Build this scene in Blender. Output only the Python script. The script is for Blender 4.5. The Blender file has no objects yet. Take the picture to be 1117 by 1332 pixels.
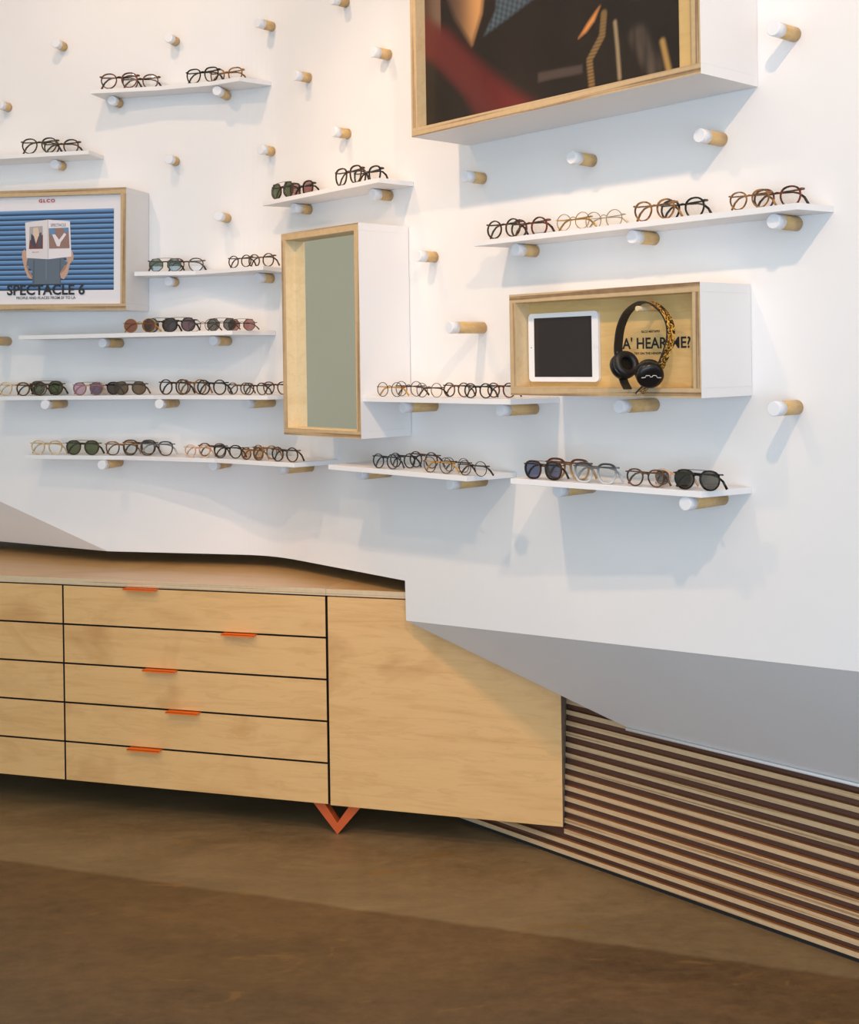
import bpy, bmesh, math, random
from math import sin, cos, pi, radians, tan, atan2, hypot
from mathutils import Vector, Matrix

scene = bpy.context.scene
COL = scene.collection

# ------------------------------------------------------------------ camera
cam_d = bpy.data.cameras.new('camera'); cam = bpy.data.objects.new('camera', cam_d); COL.objects.link(cam)
cam_d.sensor_width = 36.0; cam_d.sensor_fit = 'AUTO'
cam_d.lens = 1600 / 1332 * 36.0
cam_d.shift_x = 0.0; cam_d.shift_y = -198 / 1332
cam_d.clip_start = 0.05
cam.location = (0, 0, 1.62); cam.rotation_euler = (pi / 2, 0.015, 0)
scene.camera = cam

# ------------------------------------------------------------------ light and exposure
scene.view_settings.view_transform = 'Standard'
scene.view_settings.look = 'None'
scene.view_settings.gamma = 1.0
scene.view_settings.use_curve_mapping = False
scene.view_settings.exposure = -0.2
world = bpy.data.worlds.new('world'); scene.world = world; world.use_nodes = True
bg = world.node_tree.nodes['Background']; bg.inputs[0].default_value = (0.78, 0.89, 1.0, 1); bg.inputs[1].default_value = 1.15

def spot(name, loc, target, energy, color, size=100, blend=0.7, radius=0.035):
    d = bpy.data.lights.new(name, 'SPOT'); d.energy = energy; d.color = color
    d.spot_size = radians(size); d.spot_blend = blend; d.shadow_soft_size = radius
    o = bpy.data.objects.new(name, d); COL.objects.link(o); o.location = loc
    o.rotation_euler = (Vector(target) - Vector(loc)).to_track_quat('-Z', 'Y').to_euler()
    return o
WARM = (1.0, 0.66, 0.42)
spot('track_spot', (-0.95, 2.46, 3.50), (0.05, 3.85, 1.85), 98, WARM, 66, .8)
spot('track_spot', (0.36, 0.98, 3.45), (0.95, 3.0, 1.75), 122, WARM, 84, .7)
spot('track_spot', (-1.15, 3.65, 3.70), (-0.95, 4.75, 2.1), 30, WARM, 120, .5)
spot('track_spot', (-2.00, 2.90, 3.55), (-1.25, 4.7, 1.9), 44, WARM, 84, .8)

def area(name, loc, target, sx, sy, energy, color):
    d = bpy.data.lights.new(name, 'AREA'); d.shape = 'RECTANGLE'; d.size = sx; d.size_y = sy
    d.energy = energy; d.color = color
    o = bpy.data.objects.new(name, d); COL.objects.link(o); o.location = loc
    o.rotation_euler = (Vector(target) - Vector(loc)).to_track_quat('-Z', 'Y').to_euler()
    return o
# daylight from the shop front behind the photographer
area('shopfront_daylight', (-1.0, -1.8, 1.1), (0.0, 4.0, 1.1), 5.0, 2.0, 150, (0.60, 0.78, 1.0))
# added soft fill lamp below the ceiling, lifts the shelf shadows
area('ceiling_fill', (-1.6, 1.2, 3.8), (-1.0, 3.6, 1.2), 3.0, 2.2, 34, (1.0, 0.90, 0.80))

# ------------------------------------------------------------------ helpers
def props(o, label=None, cat=None, group=None, kind=None):
    if label: o['label'] = label
    if cat: o['category'] = cat
    if group: o['group'] = group
    if kind: o['kind'] = kind
    return o

def thing(name, loc, rotz, label, cat, group=None, scale=1.0, roll=0.0):
    o = bpy.data.objects.new(name, None); o.empty_display_size = 0.05
    COL.objects.link(o); o.location = loc; o.rotation_euler = (0, roll, rotz); o.scale = (scale,) * 3
    return props(o, label, cat, group)

class MB:
    """collects faces into one mesh"""
    def __init__(s): s.v = []; s.f = []; s.m = []; s.smooth = []
    def add(s, verts, faces, mi=0, sm=False):
        b = len(s.v); s.v += [tuple(p) for p in verts]
        for f in faces: s.f.append(tuple(b + i for i in f)); s.m.append(mi); s.smooth.append(sm)
    def box(s, x0, x1, y0, y1, z0, z1, mi=0, mis=None):
        v = [(x0,y0,z0),(x1,y0,z0),(x1,y1,z0),(x0,y1,z0),(x0,y0,z1),(x1,y0,z1),(x1,y1,z1),(x0,y1,z1)]
        f = [(0,3,2,1),(4,5,6,7),(0,1,5,4),(2,3,7,6),(0,4,7,3),(1,2,6,5)]  # bottom top front back left right
        b = len(s.v); s.v += v
        for i, q in enumerate(f):
            s.f.append(tuple(b + k for k in q)); s.m.append(mis[i] if mis else mi); s.smooth.append(False)
    def prism(s, poly, z0, z1, mi=0, side_mi=None, bot_mi=None):
        n = len(poly); b = len(s.v)
        s.v += [(p[0], p[1], z0) for p in poly] + [(p[0], p[1], z1) for p in poly]
        area_ = sum(poly[i][0]*poly[(i+1)%n][1]-poly[(i+1)%n][0]*poly[i][1] for i in range(n))
        idx = list(range(n)) if area_ > 0 else list(range(n))[::-1]
        s.f.append(tuple(b + i for i in idx[::-1])); s.m.append(mi if bot_mi is None else bot_mi); s.smooth.append(False)
        s.f.append(tuple(b + n + i for i in idx)); s.m.append(mi); s.smooth.append(False)
        for k in range(n):
            i, j = idx[k], idx[(k+1) % n]
            s.f.append((b+i, b+j, b+n+j, b+n+i)); s.m.append(mi if side_mi is None else side_mi); s.smooth.append(False)
    def tube(s, pts, r, n=8, mi=0, closed=False, flat=None, cap=True, sm=True):
        """sweep a round (or flat=(rw,rh)) section along pts; r number or list"""
        P = [Vector(p) for p in pts]; N = len(P); rings = []
        ref = None
        for i in range(N):
            a = P[i-1] if (i > 0 or closed) else P[i]
            c = P[(i+1) % N] if (i < N-1 or closed) else P[i]
            t = (c - a).normalized()
            if ref is None:
                ref = Vector((0,0,1)) if abs(t.z) < 0.9 else Vector((0,1,0))
            side = t.cross(ref)
            if side.length < 1e-6: side = t.cross(Vector((1,0,0)))
            side.normalize(); up = side.cross(t).normalized(); ref = up
            rr = r[i] if isinstance(r, (list, tuple)) else r
            rw, rh = (flat[0]*rr, flat[1]*rr) if flat else (rr, rr)
            rings.append([P[i] + side*cos(2*pi*k/n + (pi/n if n == 4 else 0))*rw + up*sin(2*pi*k/n + (pi/n if n == 4 else 0))*rh for k in range(n)])
        b = len(s.v)
        for rg in rings: s.v += [tuple(p) for p in rg]
        M = N if closed else N-1
        for i in range(M):
            for k in range(n):
                a = b+i*n+k; c = b+i*n+(k+1) % n; j = (i+1) % N
                s.f.append((a, c, b+j*n+(k+1) % n, b+j*n+k)); s.m.append(mi); s.smooth.append(sm)
        if cap and not closed:
            s.f.append(tuple(b+k for k in range(n))[::-1]); s.m.append(mi); s.smooth.append(False)
            s.f.append(tuple(b+(N-1)*n+k for k in range(n))); s.m.append(mi); s.smooth.append(False)
    def cyl(s, c0, c1, r0, r1=None, n=20, mi=0, mi_cap=None):
        r1 = r0 if r1 is None else r1
        a = Vector(c0); c = Vector(c1); t = (c-a).normalized()
        x = t.cross(Vector((0,0,1)) if abs(t.z) < .9 else Vector((1,0,0))).normalized(); y = t.cross(x)
        b = len(s.v)
        for (p, r) in ((a, r0), (c, r1)):
            s.v += [tuple(p + x*cos(2*pi*k/n)*r + y*sin(2*pi*k/n)*r) for k in range(n)]
        for k in range(n):
            s.f.append((b+k, b+(k+1) % n, b+n+(k+1) % n, b+n+k)); s.m.append(mi); s.smooth.append(True)
        s.f.append(tuple(b+k for k in range(n))[::-1]); s.m.append(mi if mi_cap is None else mi_cap); s.smooth.append(False)
        s.f.append(tuple(b+n+k for k in range(n))); s.m.append(mi if mi_cap is None else mi_cap); s.smooth.append(False)
    def lathe(s, c, axis, prof, n=24, mi=0, sm=True):
        """prof: list of (distance along axis, radius, [mat])"""
        a = Vector(c); t = Vector(axis).normalized()
        x = t.cross(Vector((0,0,1)) if abs(t.z) < .9 else Vector((1,0,0))).normalized(); y = t.cross(x)
        b = len(s.v)
        for q in prof:
            s.v += [tuple(a + t*q[0] + x*cos(2*pi*k/n)*q[1] + y*sin(2*pi*k/n)*q[1]) for k in range(n)]
        for i in range(len(prof)-1):
            for k in range(n):
                s.f.append((b+i*n+k, b+i*n+(k+1) % n, b+(i+1)*n+(k+1) % n, b+(i+1)*n+k)); s.m.append(prof[i][2] if len(prof[i]) > 2 else mi); s.smooth.append(sm)
        s.f.append(tuple(b+k for k in range(n))[::-1]); s.m.append(mi); s.smooth.append(False)
        e = b+(len(prof)-1)*n
        s.f.append(tuple(e+k for k in range(n))); s.m.append(mi); s.smooth.append(False)
    def mesh(s, name, mats, fix=True):
        me = bpy.data.meshes.new(name); me.from_pydata(s.v, [], s.f); me.update()
        for m in (mats if isinstance(mats, (list, tuple)) else [mats]): me.materials.append(m)
        me.polygons.foreach_set('material_index', s.m)
        me.polygons.foreach_set('use_smooth', s.smooth)
        if fix:
            bm = bmesh.new(); bm.from_mesh(me); bmesh.ops.recalc_face_normals(bm, faces=bm.faces); bm.to_mesh(me); bm.free()
        me.update(); return me
    def build(s, name, mats, parent=None, bevel=0, fix=True):
        o = bpy.data.objects.new(name, s.mesh(name, mats, fix)); COL.objects.link(o)
        if parent: o.parent = parent
        if bevel:
            md = o.modifiers.new('bevel', 'BEVEL'); md.width = bevel; md.segments = 2; md.limit_method = 'ANGLE'
        return o

def link_mesh(name, me, parent):
    o = bpy.data.objects.new(name, me); COL.objects.link(o); o.parent = parent; return o

# ------------------------------------------------------------------ materials
def srgb(r, g, b):
    f = lambda c: (c/255/12.92) if c/255 <= .04045 else ((c/255+.055)/1.055)**2.4
    return (f(r), f(g), f(b), 1)
def newmat(name):
    m = bpy.data.materials.new(name); m.use_nodes = True
    nt = m.node_tree; return m, nt, nt.nodes['Principled BSDF']
def plain(name, col, rough=.5, metal=0.0, spec=.5, bump=0, bscale=200, coat=0):
    m, nt, p = newmat(name)
    p.inputs['Base Color'].default_value = col; p.inputs['Roughness'].default_value = rough
    p.inputs['Metallic'].default_value = metal; p.inputs['Specular IOR Level'].default_value = spec
    p.inputs['Coat Weight'].default_value = coat
    if bump:
        tc = nt.nodes.new('ShaderNodeTexCoord'); n = nt.nodes.new('ShaderNodeTexNoise'); n.inputs['Scale'].default_value = bscale
        b = nt.nodes.new('ShaderNodeBump'); b.inputs['Strength'].default_value = bump; b.inputs['Distance'].default_value = .002
        nt.links.new(tc.outputs['Object'], n.inputs['Vector']); nt.links.new(n.outputs['Fac'], b.inputs['Height']); nt.links.new(b.outputs['Normal'], p.inputs['Normal'])
    return m
def ramp(nt, fac, stops):
    r = nt.nodes.new('ShaderNodeValToRGB'); e = r.color_ramp.elements
    while len(e) > 1: e.remove(e[-1])
    e[0].position = stops[0][0]; e[0].color = stops[0][1]
    for pos, c in stops[1:]:
        k = e.new(pos); k.color = c
    nt.links.new(fac, r.inputs['Fac']); return r.outputs['Color']
def noise(nt, scale, vec_scale=(1,1,1), detail=4, rough=.55, dist=0, coord='Object', w=None):
    tc = nt.nodes.new('ShaderNodeTexCoord'); mp = nt.nodes.new('ShaderNodeMapping'); mp.inputs['Scale'].default_value = vec_scale
    n = nt.nodes.new('ShaderNodeTexNoise'); n.inputs['Scale'].default_value = scale; n.inputs['Detail'].default_value = detail
    n.inputs['Roughness'].default_value = rough; n.inputs['Distortion'].default_value = dist
    nt.links.new(tc.outputs[coord], mp.inputs['Vector']); nt.links.new(mp.outputs['Vector'], n.inputs['Vector'])
    return n.outputs['Fac'], mp
def mixc(nt, fac, a, b, mode='MIX'):
    m = nt.nodes.new('ShaderNodeMix'); m.data_type = 'RGBA'; m.blend_type = mode
    for inp, v in ((m.inputs[0], fac), (m.inputs[6], a), (m.inputs[7], b)):
        if hasattr(v, 'links'): nt.links.new(v, inp)
        else: inp.default_value = v
    return m.outputs[2]
def wood(name, light, dark, deep, grain=(1.2, 9, 9), rough=.42, seed=0, coat=.0, per_object=True):
    """maple veneer: fine straight grain along X, cloudy figure, a few darker flames"""
    m, nt, p = newmat(name)
    f1, mp1 = noise(nt, 2.2, grain, 5, .6, .6)
    f2, mp2 = noise(nt, 30, (.35, 6, 6), 3, .6, .2)
    f3, mp3 = noise(nt, 1.6, (1.0, 1.7, 1.7), 3, .5, 1.6)
    if per_object:
        oi = nt.nodes.new('ShaderNodeObjectInfo')
        for mp, k in ((mp1, 37), (mp2, 11), (mp3, 23)):
            mul = nt.nodes.new('ShaderNodeMath'); mul.operation = 'MULTIPLY'; mul.inputs[1].default_value = k
            nt.links.new(oi.outputs['Random'], mul.inputs[0]); nt.links.new(mul.outputs[0], mp.inputs['Location'])
    c = ramp(nt, f1, [(.25, dark), (.5, light), (.8, light)])
    c = mixc(nt, .22, c, ramp(nt, f2, [(.3, dark), (.7, light)]))
    fl = ramp(nt, f3, [(.0, (0,0,0,1)), (.57, (0,0,0,1)), (.72, (.55,.55,.55,1)), (.8, (0.1,.1,.1,1))])
    c = mixc(nt, fl, c, deep)
    f4, mp4 = noise(nt, 5, (.7, 5.5, 5.5), 6, .6, 1.6)
    if per_object: nt.links.new(mul.outputs[0], mp4.inputs['Location'])
    c = mixc(nt, ramp(nt, f4, [(0, (0,0,0,1)), (.52, (0,0,0,1)), (.60, (.20,.20,.20,1)), (.66, (.05,.05,.05,1))]), c, deep)
    nt.links.new(c, p.inputs['Base Color']); p.inputs['Roughness'].default_value = rough; p.inputs['Coat Weight'].default_value = coat
    p.inputs['Coat Roughness'].default_value = .25
    return m
def ply_edge(name, axis, a, b, period=.0026, rough=.6):
    m, nt, p = newmat(name)
    vs = [1.5, 1.5, 1.5]; vs['XYZ'.index(axis)] = 1/period*.55
    f, mp = noise(nt, 1.0, tuple(vs), 2, .5)
    f2, _ = noise(nt, 60, (1, 1, 1), 2, .5)
    c = ramp(nt, f, [(.35, b), (.48, a), (.7, a)])
    c = mixc(nt, .15, c, ramp(nt, f2, [(.3, b), (.7, a)]))
    nt.links.new(c, p.inputs['Base Color']); p.inputs['Roughness'].default_value = rough
    return m
def paint(name, col, rough=.55, var=.02):
    m, nt, p = newmat(name)
    f, _ = noise(nt, 3.0, (1,1,1), 3, .5)
    d = tuple(c*(1-var) for c in col[:3])+(1,)
    nt.links.new(ramp(nt, f, [(.35, d), (.65, col)]), p.inputs['Base Color']); p.inputs['Roughness'].default_value = rough
    p.inputs['Specular IOR Level'].default_value = .3
    f2, _ = noise(nt, 300, (1,1,1), 2, .5)
    b = nt.nodes.new('ShaderNodeBump'); b.inputs['Strength'].default_value = .08; b.inputs['Distance'].default_value = .001
    nt.links.new(f2, b.inputs['Height']); nt.links.new(b.outputs['Normal'], p.inputs['Normal'])
    return m
def mottled(name, a, b, scale=70, rough=.22, lo=.42, hi=.58):
    m, nt, p = newmat(name)
    f, _ = noise(nt, scale, (1,1,1), 2, .5, .8)
    nt.links.new(ramp(nt, f, [(lo, a), (hi, b)]), p.inputs['Base Color']); p.inputs['Roughness'].default_value = rough
    return m
def lens_mat(name, tint, gloss=.06, gcol=(1,1,1,1), rough=.02):
    """thin tinted sheet: straight-through tint plus a mirror coat"""
    m = bpy.data.materials.new(name); m.use_nodes = True; nt = m.node_tree
    nt.nodes.clear(); out = nt.nodes.new('ShaderNodeOutputMaterial')
    t = nt.nodes.new('ShaderNodeBsdfTransparent'); t.inputs[0].default_value = tint
    g = nt.nodes.new('ShaderNodeBsdfGlossy'); g.inputs[0].default_value = gcol; g.inputs['Roughness'].default_value = rough
    lw = nt.nodes.new('ShaderNodeFresnel'); lw.inputs['IOR'].default_value = 1.33
    ad = nt.nodes.new('ShaderNodeMath'); ad.operation = 'ADD'; ad.inputs[1].default_value = gloss; ad.use_clamp = True
    mx = nt.nodes.new('ShaderNodeMixShader')
    nt.links.new(lw.outputs[0], ad.inputs[0]); nt.links.new(ad.outputs[0], mx.inputs[0])
    nt.links.new(t.outputs[0], mx.inputs[1]); nt.links.new(g.outputs[0], mx.inputs[2]); nt.links.new(mx.outputs[0], out.inputs[0])
    return m

M = {}
M['wall'] = paint('wall_paint', (.86, .845, .825, 1))
M['white'] = paint('white_lacquer', (.84, .83, .82, 1), .45, .01)
M['cap'] = plain('cap_paint', (.82, .83, .85, 1), .45)
M['ceiling'] = paint('ceiling_paint', (.8, .78, .74, 1))
M['green_wall'] = paint('pale_green_paint', (.92, .87, .68, 1), .7)
M['maple'] = wood('maple_veneer', srgb(230,184,122), srgb(214,164,100), srgb(186,132,74))
M['maple_top'] = wood('maple_worktop', srgb(222,178,120), srgb(204,156,98), srgb(196,148,90), rough=.3, coat=.3)
M['maple_pale'] = wood('birch_ply_face', srgb(226,202,158), srgb(212,182,132), srgb(200,164,112), per_object=False)
M['gold_ply'] = wood('gold_ply_face', srgb(214,182,122), srgb(196,160,98), srgb(176,136,76), per_object=False)
M['dowel'] = wood('oak_dowel', srgb(212,178,122), srgb(192,154,98), srgb(160,120,70), grain=(30, 3, 30))
M['edge_h'] = ply_edge('ply_edge_level', 'Z', srgb(202,174,132), srgb(132,104,74), .0045)
M['edge_v'] = ply_edge('ply_edge_upright', 'X', srgb(202,174,132), srgb(132,104,74), .0045)
M['edge_pale'] = ply_edge('ply_edge_pale', 'Z', srgb(216,192,154), srgb(168,136,98))
M['slat'] = ply_edge('slat_ply', 'Z', srgb(210,178,136), srgb(160,126,88), .005)
M['slat_face'] = wood('slat_top_face', srgb(160,104,52), srgb(140,86,40), srgb(120,72,34))
M['slat_back'] = plain('brown_backing', srgb(96,60,44), .6)
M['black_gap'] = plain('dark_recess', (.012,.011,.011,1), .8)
M['orange'] = plain('orange_powder_coat', srgb(244,110,14), .45)
M['orange_leg'] = plain('orange_leg_steel', srgb(206,92,44), .4)
M['carcass'] = plain('grey_carcass_edge', srgb(150,136,120), .6)
M['tort'] = mottled('dark_tortoise', srgb(24,15,11), srgb(84,50,26))
M['redtort'] = mottled('red_tortoise', srgb(40,16,11), srgb(110,48,28))
M['olive'] = mottled('olive_acetate', srgb(34,30,18), srgb(78,66,36))
M['amber'] = mottled('amber_tortoise', srgb(104,68,30), srgb(164,116,62), 50)
M['brown'] = mottled('brown_acetate', srgb(58,36,24), srgb(104,68,44), 50)
M['black'] = plain('black_acetate', srgb(20,19,19), .2)
M['blueblack'] = plain('blue_black_acetate', srgb(32,36,48), .2)
M['champagne'] = mottled('champagne_acetate', srgb(196,164,116), srgb(222,198,158), 40)
M['pink'] = mottled('blush_acetate', srgb(206,160,124), srgb(226,190,160), 40)
def fade(name, top, bot):
    m, nt, p = newmat(name); tc = nt.nodes.new('ShaderNodeTexCoord'); sp_ = nt.nodes.new('ShaderNodeSeparateXYZ')
    nt.links.new(tc.outputs['Object'], sp_.inputs[0]); mr = nt.nodes.new('ShaderNodeMapRange')
    mr.inputs['From Min'].default_value = .012; mr.inputs['From Max'].default_value = .046
    nt.links.new(sp_.outputs['Z'], mr.inputs['Value']); nt.links.new(ramp(nt, mr.outputs['Result'], [(0, bot), (1, top)]), p.inputs['Base Color'])
    p.inputs['Roughness'].default_value = .2; return m
M['greyfade'] = fade('grey_fade_acetate', srgb(56,60,64), srgb(196,200,200))
M['amberfade'] = fade('amber_fade_acetate', srgb(84,48,26), srgb(192,150,96))
M['gold'] = plain('gold_wire', srgb(206,166,92), .28, 1)
M['bronze'] = plain('bronze_wire', srgb(96,72,50), .3, .8)
M['gunmetal'] = plain('gunmetal_wire', srgb(52,46,42), .3, .7)
M['silver'] = plain('silver_wire', srgb(190,180,160), .28, 1)
M['honey'] = plain('honey_temple', srgb(206,150,62), .3)
L_ = {}
L_['clear'] = lens_mat('clear_lens', (.97,.97,.965,1), .03)
L_['green'] = lens_mat('green_lens', (.12,.15,.06,1), .06)
L_['red'] = lens_mat('red_brown_lens', (.42,.13,.07,1), .06)
L_['brown'] = lens_mat('brown_lens', (.24,.15,.08,1), .07)
L_['grey'] = lens_mat('grey_lens', (.16,.16,.155,1), .05)
L_['rose'] = lens_mat('rose_lens', (.42,.22,.22,1), .05)
L_['purple'] = lens_mat('purple_lens', (.2,.1,.16,1), .08)
L_['blue'] = lens_mat('blue_lens', (.17,.19,.32,1), .04)
L_['mirror'] = lens_mat('blue_mirror_lens', (.12,.14,.18,1), .32, (.75,.85,1,1), .05)
L_['violet'] = lens_mat('violet_mirror_lens', (.62,.42,.46,1), .20, (.85,.65,1,1), .05)
L_['blush'] = lens_mat('blush_lens', (.72,.5,.4,1), .04)
L_['honey'] = lens_mat('honey_lens', (.78,.55,.36,1), .05)

# ------------------------------------------------------------------ the curved display wall (plan curve, metres)
W_T0, W_T1, W_XA, W_XB, W_Y0 = 13.97, 48.39, -.764, -.467, 4.059
def _theta(x):
    t = min(max((x-W_XA)/(W_XB-W_XA), 0), 1); t = t*t*(3-2*t); return radians(W_T0+(W_T1-W_T0)*t)
_xs = [-3.4+.005*i for i in range(1200)]
_ys = [0.0]
for i in range(1, len(_xs)): _ys.append(_ys[-1]-(tan(_theta(_xs[i-1]))+tan(_theta(_xs[i])))/2*.005)
def wall_y(x, _o=[None]):
    def raw(x):
        f = (x+3.4)/.005; i = min(max(int(f), 0), len(_xs)-2); return _ys[i]+(_ys[i+1]-_ys[i])*(f-i)
    if _o[0] is None: _o[0] = W_Y0-raw(-.08)
    return raw(x)+_o[0]
def wall_n(x): t = _theta(x); return (-sin(t), -cos(t))

# measured tables: peg (shelf, x, y, z, wall angle, length); shelf (top z, front edge points, wall x from, wall x to);
# eyeglasses (shelf, row, x, y, z, heading, width)
PEGS=[
  ('free', -0.269, 4.271, 2.865, 48.4, 0.062),
  ('free', -1.423, 4.85, 2.875, 14.0, 0.062),
  ('free', -0.958, 4.734, 2.859, 14.0, 0.062),
  ('free', -0.568, 4.596, 2.873, 39.2, 0.077),
  ('free', -1.665, 4.91, 2.652, 14.0, 0.062),
  ('free', -0.419, 4.441, 2.644, 48.4, 0.062),
  ('free', -0.12, 4.104, 2.639, 48.4, 0.069),
  ('free', -0.27, 4.273, 2.409, 48.4, 0.066),
  ('free', -0.576, 4.603, 2.408, 37.9, 0.062),
  ('free', -0.965, 4.736, 2.398, 14.0, 0.062),
  ('free', -0.762, 4.686, 2.17, 14.0, 0.086),
  ('free', 0.173, 3.774, 2.174, 48.4, 0.079),
  ('free', 0.465, 3.445, 2.171, 48.4, 0.088),
  ('free', 0.751, 3.123, 2.168, 48.4, 0.096),
  ('free', 0.892, 2.964, 2.39, 48.4, 0.093),
  ('free', 0.023, 3.943, 1.949, 48.4, 0.074),
  ('free', 0.167, 3.781, 1.716, 48.4, 0.142),
  ('free', 0.601, 3.293, 1.491, 48.4, 0.149),
  ('free', 0.886, 2.971, 1.492, 48.4, 0.1),
  ('free', -1.681, 4.914, 1.719, 14.0, 0.14),
  ('S1', -1.192, 4.793, 2.636, 14.0, 0.062),
  ('S1', -0.755, 4.684, 2.635, 14.1, 0.095),
  ('S2', -1.435, 4.853, 2.415, 14.0, 0.062),
  ('S3', -0.424, 4.446, 2.181, 48.4, 0.073),
  ('S3', -0.123, 4.107, 2.179, 48.4, 0.077),
  ('S4', -0.975, 4.739, 1.944, 14.0, 0.06),
  ('S4', -0.587, 4.611, 1.943, 36.1, 0.076),
  ('S5', -1.204, 4.796, 1.718, 14.0, 0.14),
  ('S5', -0.766, 4.687, 1.711, 14.0, 0.14),
  ('S6', -1.444, 4.855, 1.476, 14.0, 0.14),
  ('S6', -0.98, 4.74, 1.475, 14.0, 0.14),
  ('S6', -0.59, 4.613, 1.47, 35.6, 0.14),
  ('S7', 0.016, 3.951, 1.478, 48.4, 0.137),
  ('S7', 0.309, 3.621, 1.481, 48.4, 0.145),
  ('S8', -1.214, 4.798, 1.239, 14.0, 0.14),
  ('S8', -0.773, 4.688, 1.235, 14.0, 0.14),
  ('S8', -0.433, 4.457, 1.237, 48.4, 0.14),
  ('S9', -0.139, 4.125, 1.243, 48.4, 0.13),
  ('S9', 0.163, 3.785, 1.246, 48.4, 0.144),
  ('S10', 0.452, 3.46, 1.25, 48.4, 0.145),
  ('S10', 0.742, 3.134, 1.256, 48.4, 0.158),
  ('S11', 0.316, 3.614, 1.947, 48.4, 0.084),
  ('S11', 0.606, 3.287, 1.944, 48.4, 0.094),
  ('S11', 0.89, 2.967, 1.944, 48.4, 0.1),
]
SHELVES={
  'S1':(2.670,[(-1.28, 4.694), (-1.012, 4.653), (-0.797, 4.584), (-0.683, 4.518)],-1.251,-0.575),
  'S2':(2.438,[(-1.845, 4.805), (-1.652, 4.767), (-1.287, 4.686)],-1.858,-1.261),
  'S3':(2.203,[(-0.599, 4.47), (-0.154, 3.921)],-0.494,-0.043),
  'S4':(1.967,[(-1.104, 4.621), (-0.873, 4.613), (-0.592, 4.415)],-1.084,-0.526),
  'S5':(1.736,[(-1.574, 4.718), (-0.709, 4.431)],-1.517,-0.572),
  'S6':(1.503,[(-1.739, 4.789), (-1.038, 4.624), (-0.573, 4.33)],-1.694,-0.432),
  'S7':(1.506,[(-0.213, 3.904), (0.225, 3.445)],-0.074,0.374),
  'S8':(1.273,[(-1.581, 4.789), (-1.168, 4.666), (-0.787, 4.472), (-0.468, 4.216)],-1.524,-0.326),
  'S9':(1.280,[(-0.338, 4.044), (0.103, 3.572)],-0.203,0.256),
  'S10':(1.290,[(0.218, 3.394), (0.655, 2.988)],0.359,0.799),
  'S11':(1.968,[(0.136, 3.629), (0.85, 2.824)],0.246,0.956),
}
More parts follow.
